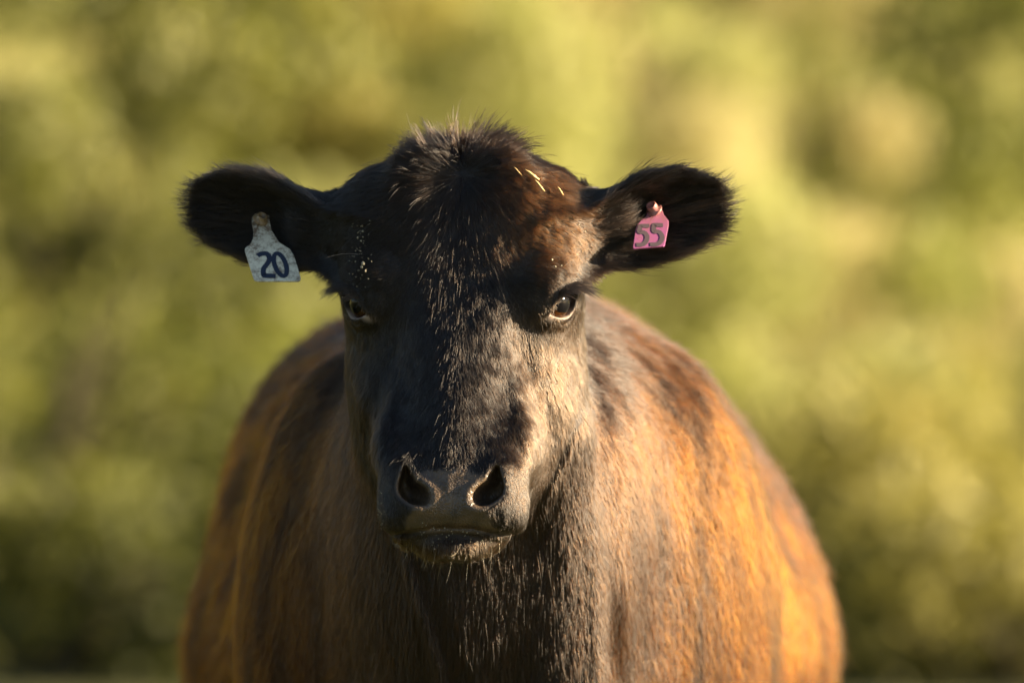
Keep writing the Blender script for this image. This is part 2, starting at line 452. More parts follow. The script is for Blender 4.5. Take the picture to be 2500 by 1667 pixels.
def flow(P, N, g):
    """lie of the hair in world space"""
    x, y, z = P.T; hx, hy, hz = g['hx'], g['hy'], g['hz']; ax = g['ax']; s = np.clip(hx/.02, -1, 1)
    # face in head space
    rx, rz = hx-.004, hz-.158; rl = np.sqrt(rx*rx+rz*rz)+1e-6
    low = sstep(.06, -.05, hz)
    side = sstep(.07, .12, ax)
    fx = rx/rl*(1-low)+low*(.22*s*(1-side)); fz = rz/rl*(1-low)+low*-1
    fy = np.zeros_like(x)+side*.55*sstep(.08, -.02, hz)+sstep(.17, .21, hz)*.8
    # sweep above the eyes
    br = gauss(ax-.095, .03)*gauss(hz-.045, .035)
    fx = fx+br*.6*s; fz = fz+br*.5
    # upper lip: down; ear: along the ear and out over its edge
    s = np.sign(hx); e = g['ear']; q = np.clip(g['ww']/np.maximum(g['W'], .01), -1.2, 1.2)
    inside = (g['d'] > g['cup']*(q*q-.55)+.010*np.sin(g['t']*3))*1.
    kl = .95; kw = q*.9*(1-inside*1.1)+inside*.35*q
    kd = .25*inside
    ex = (EAR_L[0]*kl+EAR_W[0]*kw+EAR_D[0]*kd)*s; ey = EAR_L[1]*kl+EAR_W[1]*kw+EAR_D[1]*kd; ez = EAR_L[2]*kl+EAR_W[2]*kw+EAR_D[2]*kd
    fx, fy, fz = fx*(1-e)+ex*e, fy*(1-e)+ey*e, fz*(1-e)+ez*e
    wx, wy, wz = vec_from_head(fx, fy, fz)
    h = g['head']
    bx = .02*np.sign(x)*sstep(0, .1, np.abs(x)); by = .30+.35*sstep(.6, 1.4, y)+.9*sstep(.15, .6, N[:, 2])*sstep(-.55, -.1, N[:, 1]); bz = -1.0
    d = np.stack((wx*h+bx*(1-h), wy*h+by*(1-h), wz*h+bz*(1-h)), 1)
    nz = np.stack((noise(x*22, y*22, z*22), noise(x*22+9, y*22, z*22), noise(x*22, y*22+9, z*22)), 1)
    d = d+nz*(.10+.12*g['head']*sstep(.0, .08, hz))[:, None]
    d -= (d*N).sum(1)[:, None]*N
    return d/(np.linalg.norm(d, axis=1)[:, None]+1e-9), inside

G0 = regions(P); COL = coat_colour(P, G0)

# fine modelling of the skin surface, along the normals
ax, hy, hz = G0['ax'], G0['hy'], G0['hz']
disp = .0006*noise(P[:, 0]*120, P[:, 1]*120, P[:, 2]*60)*G0['head']*(1-G0['ear'])
disp += .0005*noise((P[:, 0]+.5*P[:, 2])*34, P[:, 1]*24, P[:, 2]*12)*(1-G0['ear'])*(1-G0['eyer'])*(1-G0['nose'])
disp += .0014*noise((ax*.87+hz*.5)*48, hy*10, (hz*.87-ax*.5)*11)*sstep(.02, -.04, hz)*sstep(.05, .08, ax)*G0['head']
disp += .010*noise(P[:, 0]*7, P[:, 1]*7, P[:, 2]*5)*sstep(.45, .8, P[:, 1])
disp += .0020*noise(P[:, 0]*34, (P[:, 1]+.4*P[:, 2])*34, P[:, 2]*4)*(1-G0['head'])
P = P+NRM*disp[:, None]
NRM, TRI, TN = mesh_normals(P, Q)

cow = link('cow', None, loc=COW)
tag(cow, 'dark brown cow looking straight at the camera with a tag in each ear', 'cow')
me = mk_mesh('body', P-COW, Q)
body = link('body', me, cow)
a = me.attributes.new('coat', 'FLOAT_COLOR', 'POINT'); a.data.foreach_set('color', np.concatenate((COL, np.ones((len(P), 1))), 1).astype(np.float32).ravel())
for nm, key in (('nose', 'nose'), ('eyer', 'eyer'), ('lac', 'lac')):
    a = me.attributes.new(nm, 'FLOAT', 'POINT'); a.data.foreach_set('value', G0[key].astype(np.float32))

def skin_material():
    m, t, o = mat('cow_skin')
    ca = nd(t, 'ShaderNodeAttribute', attribute_name='coat'); na = nd(t, 'ShaderNodeAttribute', attribute_name='nose'); ea = nd(t, 'ShaderNodeAttribute', attribute_name='eyer')
    tc = nd(t, 'ShaderNodeTexCoord')
    dk = nd(t, 'ShaderNodeMix', data_type='RGBA', blend_type='MULTIPLY'); dk.inputs[0].default_value = 1; dk.inputs[7].default_value = (1.0, 1.0, 1.0, 1)
    t.links.new(ca.outputs['Color'], dk.inputs[6])
    n = nd(t, 'ShaderNodeTexNoise', i_Scale=40.0, i_Detail=5.0); t.links.new(tc.outputs['Object'], n.inputs['Vector'])
    rp = nd(t, 'ShaderNodeValToRGB'); rp.color_ramp.elements[0].color = (.034, .026, .021, 1); rp.color_ramp.elements[1].color = (.105, .072, .044, 1)
    rp.color_ramp.elements[0].position = .3; rp.color_ramp.elements[1].position = .7
    t.links.new(n.outputs[0], rp.inputs[0])
    mx = nd(t, 'ShaderNodeMix', data_type='RGBA'); t.links.new(na.outputs['Fac'], mx.inputs[0]); t.links.new(dk.outputs[2], mx.inputs[6]); t.links.new(rp.outputs[0], mx.inputs[7])
    mx2 = nd(t, 'ShaderNodeMix', data_type='RGBA'); t.links.new(ea.outputs['Fac'], mx2.inputs[0]); t.links.new(mx.outputs[2], mx2.inputs[6]); mx2.inputs[7].default_value = (.025, .018, .015, 1)
    la = nd(t, 'ShaderNodeAttribute', attribute_name='lac'); mx3 = nd(t, 'ShaderNodeMix', data_type='RGBA'); t.links.new(la.outputs['Fac'], mx3.inputs[0]); t.links.new(mx2.outputs[2], mx3.inputs[6]); mx3.inputs[7].default_value = (.30, .23, .19, 1)
    p = nd(t, 'ShaderNodeBsdfPrincipled'); t.links.new(mx3.outputs[2], p.inputs['Base Color'])
    mr = nd(t, 'ShaderNodeMapRange'); t.links.new(na.outputs['Fac'], mr.inputs[0]); mr.inputs[3].default_value = .75; mr.inputs[4].default_value = .30
    t.links.new(mr.outputs[0], p.inputs['Roughness'])
    vo = nd(t, 'ShaderNodeTexVoronoi', feature='DISTANCE_TO_EDGE', i_Scale=230.0); nw = nd(t, 'ShaderNodeTexNoise', i_Scale=60.0)
    ad = nd(t, 'ShaderNodeMix', data_type='RGBA', blend_type='LINEAR_LIGHT'); ad.inputs[0].default_value = .012
    t.links.new(tc.outputs['Object'], nw.inputs['Vector']); t.links.new(tc.outputs['Object'], ad.inputs[6]); t.links.new(nw.outputs[1], ad.inputs[7]); t.links.new(ad.outputs[2], vo.inputs['Vector'])
    cl = nd(t, 'ShaderNodeMapRange'); t.links.new(vo.outputs['Distance'], cl.inputs[0]); cl.inputs[2].default_value = .35
    mu = nd(t, 'ShaderNodeMath', operation='MULTIPLY'); t.links.new(cl.outputs[0], mu.inputs[0]); t.links.new(na.outputs['Fac'], mu.inputs[1])
    bp = nd(t, 'ShaderNodeBump', i_Strength=.6, i_Distance=.0010); t.links.new(mu.outputs[0], bp.inputs['Height'])
    t.links.new(bp.outputs[0], p.inputs['Normal']); t.links.new(p.outputs[0], o.inputs[0])
    return m
me.materials.append(skin_material())

def hair_material(name, rough=.32, rad=.42, coat=0.0, rnd=.35):
    m, t, o = mat(name)
    a = nd(t, 'ShaderNodeAttribute', attribute_name='tint')
    h = nd(t, 'ShaderNodeBsdfHairPrincipled'); h.model = 'CHIANG'; h.parametrization = 'COLOR'
    t.links.new(a.outputs['Color'], h.inputs['Color'])
    h.inputs['Roughness'].default_value = rough; h.inputs['Radial Roughness'].default_value = rad
    h.inputs['IOR'].default_value = 1.50
    t.links.new(h.outputs[0], o.inputs[0])
    return m
M_HAIR = hair_material('cow_hair')
S.cycles_curves.shape = 'RIBBONS'; S.cycles_curves.subdivisions = 2

def make_hair(name, pts, rad, tint, parent, material, root_taper=1.0, loc=COW, kind='stuff'):
    """pts (n, k, 3) world space; rad (n,); tint (n, 3)"""
    n, k, _ = pts.shape
    hc = bpy.data.hair_curves.new(name); hc.add_curves([k]*n)
    hc.attributes['position'].data.foreach_set('vector', (pts-loc).astype(np.float32).ravel())
    r = hc.attributes.get('radius') or hc.attributes.new('radius', 'FLOAT', 'POINT')
    tp = np.linspace(root_taper, .15, k)[None]*rad[:, None]
    tp[:, 1:-1] = np.maximum(tp[:, 1:-1], rad[:, None]*.7)
    r.data.foreach_set('value', tp.astype(np.float32).ravel())
    c = hc.attributes.new('tint', 'FLOAT_COLOR', 'CURVE')
    c.data.foreach_set('color', np.concatenate((tint, np.ones((n, 1))), 1).astype(np.float32).ravel())
    hc.materials.append(material)
    o = link(name, hc, parent)
    if kind: o['kind'] = kind
    return o

# ---- sample roots on the body
TA = np.linalg.norm(TN, axis=1)*.5
TC = P[TRI].mean(1); TNn = TN/(np.linalg.norm(TN, axis=1)[:, None]+1e-12)
gT = regions(TC)
dens = np.where(TC[:, 1] < .75, 4.5e5, 1.6e5)*1.
dens = dens*(1-gT['head'])+gT['head']*.95e6
dens = np.where(gT['ear'] > .5, .9e6, dens)
dens *= np.where(TNn[:, 1] > .35, .25, 1)
dens *= (.30+.70*sstep(.5, .74, TC[:, 2]))*np.where(TC[:, 1] > 1.7, .35, 1)
dens *= (1-gT['bare'])**2
cnt = rng.poisson(dens*TA)
ti = np.repeat(np.arange(len(TRI)), cnt)
r1, r2 = rng.random(len(ti)), rng.random(len(ti)); sq = np.sqrt(r1)
bc = np.stack((1-sq, sq*(1-r2), sq*r2), 1)
HP = (P[TRI[ti]]*bc[:, :, None]).sum(1); HN = (NRM[TRI[ti]]*bc[:, :, None]).sum(1); HN /= np.linalg.norm(HN, axis=1)[:, None]
gH = regions(HP)
keep = (gH['bare'] < .4); HP, HN = HP[keep], HN[keep]; gH = {k: v[keep] for k, v in gH.items()}
D, inside = flow(HP, HN, gH)
n = len(HP); print('hairs', n)
x, y, z = HP.T; hx, hy, hz, ax = gH['hx'], gH['hy'], gH['hz'], gH['ax']
head, ear = gH['head'], gH['ear']
wh = np.sqrt((hx-.004)**2+(hz-.158)**2)
L = .015+.002*sstep(.25, .5, y)+.012*sstep(.5, 1.1, y)                                           # body
Lh = .0115+.003*sstep(-.02, .08, hz)+.010*sstep(.10, .16, hz)*sstep(.09, .03, ax)
Lh *= 1-.55*sstep(-.17, -.20, hz)*sstep(-.285, -.27, hz)                                           # short on the muzzle
Lh *= 1-.45*np.exp(-((gH['er']-EYE_R)/.02)**2)
eq = gH['ww']/np.maximum(gH['W'], .01)
Le = .010+.012*inside*(rng.random(n) < .5)+.004*sstep(.8, 1.0, np.abs(eq))+.004*sstep(-.8, -1., eq)*(rng.random(n) < .5)
L = (L*(1-head)+Lh*head)*(1-ear)+Le*ear
L = L*rng.uniform(.6, 1.25, n)*(1+(.10+.12*head)*noise(x*45, y*45, z*45))
lift = (.085+.025*noise(x*60, y*60, z*30))*(1-ear)+ear*(.32+.2*inside)
lift = lift+.06*head*sstep(.08, .15, hz)
lift = np.clip(lift*rng.uniform(.5, 1.4, n), .05, .9)
rad = np.where(y < .75, .00026, .00042)*(1-head)+head*.00020
rad = rad*(1-ear)+ear*.00019
rad *= rng.uniform(.8, 1.3, n)
wob = np.stack((noise(x*150, y*150, z*150), noise(x*150+7, y*150, z*150), noise(x*150, y*150+7, z*150)), 1)*.16
wob *= (.4+.6*head)[:, None]; wob2 = rng.normal(0, .06, (n, 3))
def clump(HP, D, HN, size, seed=0):
    q = HP+np.stack((noise(HP[:, 0]*220, HP[:, 1]*220, HP[:, 2]*220), noise(HP[:, 0]*220+9, HP[:, 1]*220, HP[:, 2]*220), noise(HP[:, 0]*220, HP[:, 1]*220+9, HP[:, 2]*220)), 1)*(size*.5)[:, None]
    sz = 2.0**np.round(np.log2(size)*2)/2.0**0
    sz = np.exp2(np.round(np.log2(size)*2)/2)
    k = np.floor(q/sz[:, None]).astype(np.int64)
    key = (((k[:, 0]+2000)*4096+(k[:, 1]+2000))*4096+(k[:, 2]+2000))*64+(np.round(np.log2(sz)*2).astype(np.int64)+40)
    _, inv, ct = np.unique(key, return_inverse=True, return_counts=True)
    cen = np.stack([np.bincount(inv, HP[:, c])/ct for c in range(3)], 1)
    rr = np.random.default_rng(seed).random((len(ct), 3))
    dm = np.stack([np.bincount(inv, D[:, c])/ct for c in range(3)], 1)
    return cen[inv], dm[inv], rr[inv]
csize = (.0075+.006*sstep(.5, 1.1, y))*(1-head)+head*(.0032+.0015*sstep(.05, .12, hz)-.0008*sstep(-.05, -.12, hz)); csize = csize*(1-ear)+.0045*ear
CC, CD, CRN = clump(HP, D, HN, csize)
L = L*(.8+.4*CRN[:, 0]); lift = np.clip(lift*(.6+.8*CRN[:, 1]*(1-.5*head*sstep(.10, .03, hz))+.1), .04, .9)
fly = (rng.random(n) < .05-.04*head) & (ear < .3); L = np.where(fly, L*1.7, L); lift = np.where(fly, np.clip(lift*2.2+.15, 0, .8), lift)
D = D+(CRN-.5)[:, [1, 2, 0]]*(.22-.08*head)[:, None]; D -= (D*HN).sum(1)[:, None]*HN*.8
pull = (CC-HP); pull *= np.minimum(1, csize/(np.linalg.norm(pull, axis=1)+1e-9))[:, None]
K = 4
pts = np.empty((n, K, 3))
for k in range(K):
    s_ = k/(K-1)
    pts[:, k] = HP-HN*.0006*(k == 0)+D*(L*s_)[:, None]+HN*(L*lift*(s_-.55*s_*s_))[:, None]+(wob+wob2)*(L*s_*s_)[:, None]+pull*(.62*s_)*(~fly)[:, None]
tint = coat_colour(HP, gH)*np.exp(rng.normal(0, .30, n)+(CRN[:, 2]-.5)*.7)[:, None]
tint *= (1+(4*(CRN[:, 0] > .78))*ear*inside)[:, None]; tint = np.clip(tint, .0006, .8)
hd = head > .5
M_COAT = hair_material('coat_hair', .46, .55); M_COAT.node_tree.nodes['Principled Hair BSDF'].inputs['IOR'].default_value = 1.30
nk = ~hd & (rng.random(n) < sstep(.52, .26, y+.35*np.maximum(np.abs(x)-.12, 0)))
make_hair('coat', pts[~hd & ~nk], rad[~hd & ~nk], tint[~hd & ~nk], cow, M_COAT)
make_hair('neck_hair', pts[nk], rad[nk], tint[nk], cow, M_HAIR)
em = hd & (ear > .5)
make_hair('face_hair', pts[hd & ~em], rad[hd & ~em], tint[hd & ~em], cow, M_HAIR)
make_hair('ear_hair', pts[em], rad[em], tint[em], cow, M_HAIR)

# ---- topknot: long hair from the whorl over the poll
def head_to_world(H):
    return np.stack((HX+H[:, 0]*cy_+H[:, 1]*sy_, -H[:, 0]*sy_+H[:, 1]*cy_, HZ+H[:, 2]), 1)
def vec_to_world(H): return np.stack((H[:, 0]*cy_+H[:, 1]*sy_, -H[:, 0]*sy_+H[:, 1]*cy_, H[:, 2]), 1)
def topknot():
    sel = np.where((head > .5) & (hz > .115) & (ax < .10) & (ear < .3))[0]
    wgt = sstep(.115, .165, hz[sel])*sstep(.085, .045, ax[sel])
    sel = sel[rng.random(len(sel)) < wgt*.30]
    b, nn, gg = HP[sel], HN[sel], {k: v[sel] for k, v in gH.items()}
    m = len(sel); hx_, hy_, hz_ = gg['hx'], gg['hy'], gg['hz']
    dx, dz = hx_-.004, hz_-.160; dl = np.sqrt(dx*dx+dz*dz)+1e-6
    dirv = np.stack((dx/dl, -.15+.25*sstep(.17, .2, hz_), dz/dl+.02), 1)
    cl = 70
    cn = np.stack((noise(hx_*cl, hy_*cl, hz_*cl), noise(hx_*cl+5, hy_*cl, hz_*cl), noise(hx_*cl, hy_*cl+5, hz_*cl)), 1)
    dirv += cn*.55+rng.normal(0, .06, (m, 3))
    dirv = vec_to_world(dirv); dirv /= np.linalg.norm(dirv, axis=1)[:, None]
    top = sstep(.165, .195, hz_)
    ln = (.011+.006*top+.010*sstep(.01, .04, -dz))*rng.uniform(.6, 1.3, m)*(1+.9*cn[:, 0])
    tc_, _, tr_ = clump(b, dirv, nn, np.full(m, .007), 4); dirv = dirv+(tr_-.5)*.55; ln = ln*(.6+.8*tr_[:, 0])
    K = 6; pp = np.empty((m, K, 3))
    for k in range(K):
        s_ = k/(K-1)
        pp[:, k] = b+dirv*(ln*s_)[:, None]+nn*(ln*(.45*s_-.35*s_*s_))[:, None]+np.array((0, 0, -1))*(ln*.35*s_*s_*(1-.9*top))[:, None]+(tc_-b)*(.75*s_)
    tt = (coat_colour(b, gg)*1.0+.0004)*np.exp(rng.normal(0, .3, m))[:, None]
    make_hair('topknot', pp, np.full(m, .00021)*rng.uniform(.8, 1.4, m), tt, cow, M_HAIR)
topknot()

# ---- eyes
def cap_mesh(name, rad, a0, a1, squash=1.0, rings=14, seg=48, bulge=0.0, ab=50):
    """part of a sphere about +Z between polar angles a0, a1 (degrees)"""
    V, F = [], []
    for i in range(rings+1):
        a = R(a0+(a1-a0)*i/rings)
        rr = rad+bulge*max(0, math.cos(math.pi/2*min(1, a/R(ab))))
        for j in range(seg):
            b = 2*math.pi*j/seg
            V.append((rr*math.sin(a)*math.cos(b), rr*math.sin(a)*math.sin(b)*squash, rr*math.cos(math.asin(min(1, math.sin(a)*math.sqrt(math.cos(b)**2+(math.sin(b)*squash)**2)))) if a < math.pi/2 else rr*math.cos(a)))
    for i in range(rings):
        for j in range(seg):
            F.append((i*seg+j, (i+1)*seg+j, (i+1)*seg+(j+1) % seg, i*seg+(j+1) % seg))
    return mk_mesh(name, np.array(V), F)
m_sclera, t_, p_ = principled('sclera', (.05, .03, .02), .05, .4)
m_iris, t_, p_ = principled('iris', (.03, .012, .004), .06, .16)
tc = nd(t_, 'ShaderNodeTexCoord'); nz_ = nd(t_, 'ShaderNodeTexNoise', i_Scale=160.0, i_Detail=4.0); rp = nd(t_, 'ShaderNodeValToRGB')
rp.color_ramp.elements[0].color = (.008, .004, .002, 1); rp.color_ramp.elements[1].color = (.065, .024, .007, 1); rp.color_ramp.elements[0].position = .3; rp.color_ramp.elements[1].position = .75
t_.links.new(tc.outputs['Object'], nz_.inputs['Vector']); t_.links.new(nz_.outputs[0], rp.inputs[0]); t_.links.new(rp.outputs[0], p_.inputs['Base Color'])
m_pupil, t_, p_ = principled('pupil', (.003, .003, .004), .06, .16)
eye_me = cap_mesh('eyeball', EYE_R, 0, 180, rings=32); eye_me.materials.append(m_sclera)
iris_me = cap_mesh('iris', EYE_R+.0004, 0, 50, bulge=.0012); iris_me.materials.append(m_iris)
pupil_me = cap_mesh('pupil', EYE_R+.0006, 0, 38, squash=.78, bulge=.0012); pupil_me.materials.append(m_pupil)
def lashes(side, parent):
    o = []; rr = []
    for i in range(340):
        low = i >= 270
        u = rng.uniform(-.014, .0235) if not low else rng.uniform(-.015, .018)
        hh = .0185*(1-(u/.0240)**2)
        v = (hh+.0006+rng.uniform(0, .0012))*(-1 if low else 1)
        r0 = EYE_R+.0042
        g = math.sqrt(max(r0*r0-u*u-v*v, 1e-6))
        b = EYE_C+GAZE*g+EU*u+EV*v
        ln = (.008 if low else .023+.018*(u+.012)/.034)*rng.uniform(.7, 1.15)
        if low: d = GAZE*.7+EU*(.3+u*12)-EV*.55
        else: d = GAZE*.8+EU*(.55+u*18)+EV*(.05-u*14)
        d = d+rng.normal(0, .16, 3); d = d/np.linalg.norm(d)
        dn = np.array((0, 0, -1.))
        p = [b+d*ln*s+dn*(ln*(.45*s*s) if not low else 0)+(EV*ln*(.12*s)) for s in np.linspace(0, 1, 5)]
        o.append(p); rr.append(.00034 if not low else .00016)
    o = np.array(o); o[:, :, 0] *= side
    sh = o.shape; o = head_to_world(o.reshape(-1, 3)).reshape(sh)
    make_hair('eyelashes', o, np.array(rr), np.tile((.006, .005, .005), (len(o), 1)), parent, M_HAIR, loc=np.array(COW)+np.array(parent.location), kind=None)
for sd_ in (1, -1):
    gz_ = np.array((GAZE[0]*sd_*.93, GAZE[1], GAZE[2]-.02)); gw = Vector(vec_from_head(*gz_)).normalized()
    c = Vector(from_head((EYE_C[0]*sd_, EYE_C[1], EYE_C[2])))-Vector(COW)
    e = link('eye', eye_me, cow, c); 
    q = gw.to_track_quat('Z', 'Y')
    ir = link('iris', iris_me, e); ir.rotation_mode = 'QUATERNION'; ir.rotation_quaternion = q
    pu = link('pupil', pupil_me, e); pu.rotation_mode = 'QUATERNION'; pu.rotation_quaternion = q @ Vector((0, 0, 1)).rotation_difference(Vector((0, 0, 1)))
    lashes(sd_, e)

# ---- whiskers on chin, lips and brow
def surf_front(px, pz, rmax=.004):
    """nearest front surface y of the cow at world x, z"""
    m = (np.abs(P[:, 0]-px) < rmax) & (np.abs(P[:, 2]-pz) < rmax) & (P[:, 1] < .4)
    return P[m, 1].min() if m.any() else None
def whiskers():
    cand = np.where((head > .5) & (hz < -.20) & (hy < .02) & (HN[:, 1] < .2))[0]
    wt = gauss(hz[cand]+.29, .018)*sstep(.075, .04, ax[cand])+.10*gauss(hz[cand]+.245, .03)*sstep(.04, .07, ax[cand])
    pick = cand[rng.random(len(cand)) < wt*.0035]
    b = HP[pick]; nn = HN[pick]; m = len(pick)
    ln = rng.uniform(.010, .032, m)
    d = nn*.55+np.array((0, -.1, -1))[None]+rng.normal(0, .18, (m, 3)); d /= np.linalg.norm(d, axis=1)[:, None]
    bend = rng.normal(0, .25, (m, 3))
    pp = np.stack([b+d*(ln*s)[:, None]+bend*(ln*s*s)[:, None] for s in np.linspace(0, 1, 5)], 1)
    tt = np.tile((.30, .19, .07), (m, 1))*rng.uniform(.3, 1.5, (m, 1))
    make_hair('whiskers', pp, rng.uniform(.00010, .00018, m), tt, cow, M_HAIR)
    bb = []
    for (h0, dd, l_) in (((.128, .03, .055), (.9, -.4, .35), .045), ((.130, .03, .035), (1, -.3, .12), .035), ((.126, .02, .045), (.8, -.5, .5), .03), ((-.120, .02, .06), (-.9, -.3, -.1), .04)):
        d = np.array(dd)/np.linalg.norm(dd); bb.append([np.array(h0)+d*l_*s+np.array((0, 0, .25*l_*s*(1-s))) for s in np.linspace(0, 1, 6)])
    bb = np.array(bb); sh = bb.shape; bb = head_to_world(bb.reshape(-1, 3)).reshape(sh)
    make_hair('brow_whiskers', bb, np.full(len(bb), .00022), np.tile((.5, .42, .32), (len(bb), 1)), cow, M_HAIR, kind=None)
whiskers()

# ------------------------------------------------------------------ ear tags
def prism(name, pts, th, y0=0.0, bev=.0):
    """flat outline (x, z) given thickness along y: front face at y0-th, back at y0"""
    import bmesh
    bm = bmesh.new()
    vs = [bm.verts.new((p[0], y0, p[1])) for p in pts]
    f = bm.faces.new(vs); bm.normal_update()
    if f.normal.y > 0: f.normal_flip()
    r_ = bmesh.ops.extrude_face_region(bm, geom=[f]); nv = [g for g in r_['geom'] if isinstance(g, bmesh.types.BMVert)]
    for v in nv: v.co.y = y0-th
    bmesh.ops.recalc_face_normals(bm, faces=bm.faces)
    if bev:
        es = [e for e in bm.edges if abs(e.verts[0].co.y-e.verts[1].co.y) < 1e-6 and e.verts[0].co.y < y0-th*.5]
        bmesh.ops.bevel(bm, geom=es, offset=bev, segments=2, affect='EDGES', profile=.5)
    me = bpy.data.meshes.new(name); bm.to_mesh(me); bm.free(); return me
def smooth_path(pts, closed=False, it=3):
    for _ in range(it):
        o = []; n = len(pts)
        rg = range(n) if closed else range(n-1)
        if not closed: o.append(pts[0])
        for i in rg:
            a, b = np.array(pts[i]), np.array(pts[(i+1) % n])
            o += [tuple(a*.75+b*.25), tuple(a*.25+b*.75)]
        if not closed: o.append(pts[-1])
        pts = o
    return pts
def ribbon(name, pts, w_, closed, y0, th=.0003):
    p = np.array(pts); n = len(p)
    tg = np.empty_like(p)
    for i in range(n):
        a = p[(i-1) % n] if closed or i else p[i]; b = p[(i+1) % n] if closed or i < n-1 else p[i]
        d = b-a; tg[i] = d/(np.linalg.norm(d)+1e-9)
    nr = np.stack((-tg[:, 1], tg[:, 0]), 1)*w_/2
    V, F = [], []
    for i in range(n):
        for sgn in (1, -1):
            q = p[i]+nr[i]*sgn
            V += [(q[0], y0, q[1]), (q[0], y0-th, q[1])]
    m_ = n if closed else n-1
    for i in range(m_):
        a, b = i*4, ((i+1) % n)*4
        F += [(a+1, b+1, b+3, a+3), (a, a+1, a+1, a)] [:1]
        F += [(a, b, b+1, a+1), (a+2, a+3, b+3, b+2)]
    return mk_mesh(name, V, F, False)
def lathe(name, prof, seg=28, axis_y=True):
    V, F = [], []
    for (r_, h) in prof:
        for j in range(seg):
            b = 2*math.pi*j/seg; V.append((r_*math.cos(b), -h, r_*math.sin(b)))
    for i in range(len(prof)-1):
        for j in range(seg): F.append((i*seg+j, i*seg+(j+1) % seg, (i+1)*seg+(j+1) % seg, (i+1)*seg+j))
    return mk_mesh(name, V, F)
def tag_material(name, c1, c2, dirt, sc=70, rough=.45, amount=.5):
    m, t, o = mat(name); p = nd(t, 'ShaderNodeBsdfPrincipled'); p.inputs['Roughness'].default_value = rough
    p.inputs['Subsurface Weight'].default_value = .0
    tc = nd(t, 'ShaderNodeTexCoord'); n = nd(t, 'ShaderNodeTexNoise', i_Scale=float(sc), i_Detail=8.0, i_Roughness=.7); t.links.new(tc.outputs['Object'], n.inputs['Vector'])
    n2 = nd(t, 'ShaderNodeTexNoise', i_Scale=float(sc)*6, i_Detail=4.0, i_Roughness=.8); t.links.new(tc.outputs['Object'], n2.inputs['Vector'])
    mul = nd(t, 'ShaderNodeMath', operation='MULTIPLY'); t.links.new(n.outputs[0], mul.inputs[0]); t.links.new(n2.outputs[0], mul.inputs[1])
    sp = nd(t, 'ShaderNodeSeparateXYZ'); t.links.new(tc.outputs['Object'], sp.inputs[0])
    rp = nd(t, 'ShaderNodeMapRange'); t.links.new(mul.outputs[0], rp.inputs[0]); rp.inputs[1].default_value = .20; rp.inputs[2].default_value = .42; rp.inputs[4].default_value = amount*2
    gr = nd(t, 'ShaderNodeMapRange'); t.links.new(sp.outputs['Z'], gr.inputs[0]); gr.inputs[1].default_value = -.05; gr.inputs[2].default_value = .0; gr.inputs[3].default_value = 0; gr.inputs[4].default_value = .45
    add = nd(t, 'ShaderNodeMath', operation='ADD', use_clamp=True); t.links.new(rp.outputs[0], add.inputs[0]); t.links.new(gr.outputs[0], add.inputs[1])
    mx = nd(t, 'ShaderNodeMix', data_type='RGBA'); t.links.new(add.outputs[0], mx.inputs[0]); mx.inputs[6].default_value = (*c1, 1); mx.inputs[7].default_value = (*dirt, 1)
    t.links.new(mx.outputs[2], p.inputs['Base Color'])
    b = nd(t, 'ShaderNodeBump', i_Strength=.25, i_Distance=.0006); t.links.new(n2.outputs[0], b.inputs['Height']); t.links.new(b.outputs[0], p.inputs['Normal'])
    t.links.new(p.outputs[0], o.inputs[0]); return m
def W2(px, py): return ((px-1176)*.0005188, 1.25+(784-py)*.0005188)

def ear_tag(label, stud_px, outline, digits, mm, m_plate, m_stud, m_ink, rotz, stud_dir, stud_h, cat='ear tag', spokes=False, rx=0):
    wx_, wz_ = W2(*stud_px)
    ys = surf_front(wx_, wz_, .006); ys = .09 if ys is None else ys
    lo = []
    for p in outline:
        q = surf_front(wx_+p[0]*mm, wz_+p[1]*mm, .006)
        if q is not None: lo.append((p[1]*mm, q))
    # tilt so that the hanging end clears the curled ear edge
    sl = max([(ys-q)/max(-pz, 1e-3) for pz, q in lo if pz < -.02]+[.05])
    tilt = -math.atan(min(sl, 1.1))*.92
    t = link('ear_tag', None, loc=(wx_, ys-.004, wz_)); t.rotation_euler = (tilt+rx, 0, rotz)
    tag(t, label, cat)
    st = 1/math.cos(tilt)
    pl = link('tag_plate', prism('tag_plate', [(p[0]*mm, p[1]*mm*st) for p in outline], .0022, 0, .0006), t); pl.data.materials.append(m_plate)
    for d, cl, w_ in digits:
        path = [(p[0]*mm, p[1]*mm*st) for p in d]
        g_ = link('digit', ribbon('digit', path, w_*mm, cl, -.0024), t); g_.data.materials.append(m_ink)
    b = link('tag_stud', lathe('tag_stud', [(.0001, 0), (.0095, 0), (.0100, .0006), (.0100, .0020), (.0090, .0026), (.0068, .0028), (.0063, stud_h), (.0058, stud_h+.0006), (.0042, stud_h+.0006), (.0040, stud_h-.0035), (.0001, stud_h-.0035)]), t, (0, -.0024, 0))
    b.data.materials.append(m_stud); b.rotation_euler = stud_dir
    if spokes:
        for k in range(6):
            a = k*math.pi/3; s_ = link('stud_spoke', prism('spoke', [(-.0004, 0), (.0004, 0), (.0004, .0036), (-.0004, .0036)], .0006, 0), b, (0, -stud_h-.0001, 0))
            s_.rotation_euler = (0, a, 0); s_.data.materials.append(m_stud)
    return t
z1 = lambda pts, c: [((p[0]-c[0]), -(p[1]-c[1])) for p in pts]
c1 = (708, 858)
out1 = z1([(640, 880), (640, 830), (662, 800), (700, 786), (745, 792), (775, 822), (782, 880), (800, 940), (860, 1030), (950, 1085), (985, 1140), (1043, 1305), (1040, 1328), (1022, 1336), (712, 1336), (688, 1328), (676, 1308), (598, 1098), (598, 1080), (612, 1064), (640, 1040), (658, 1000), (655, 940)], c1)
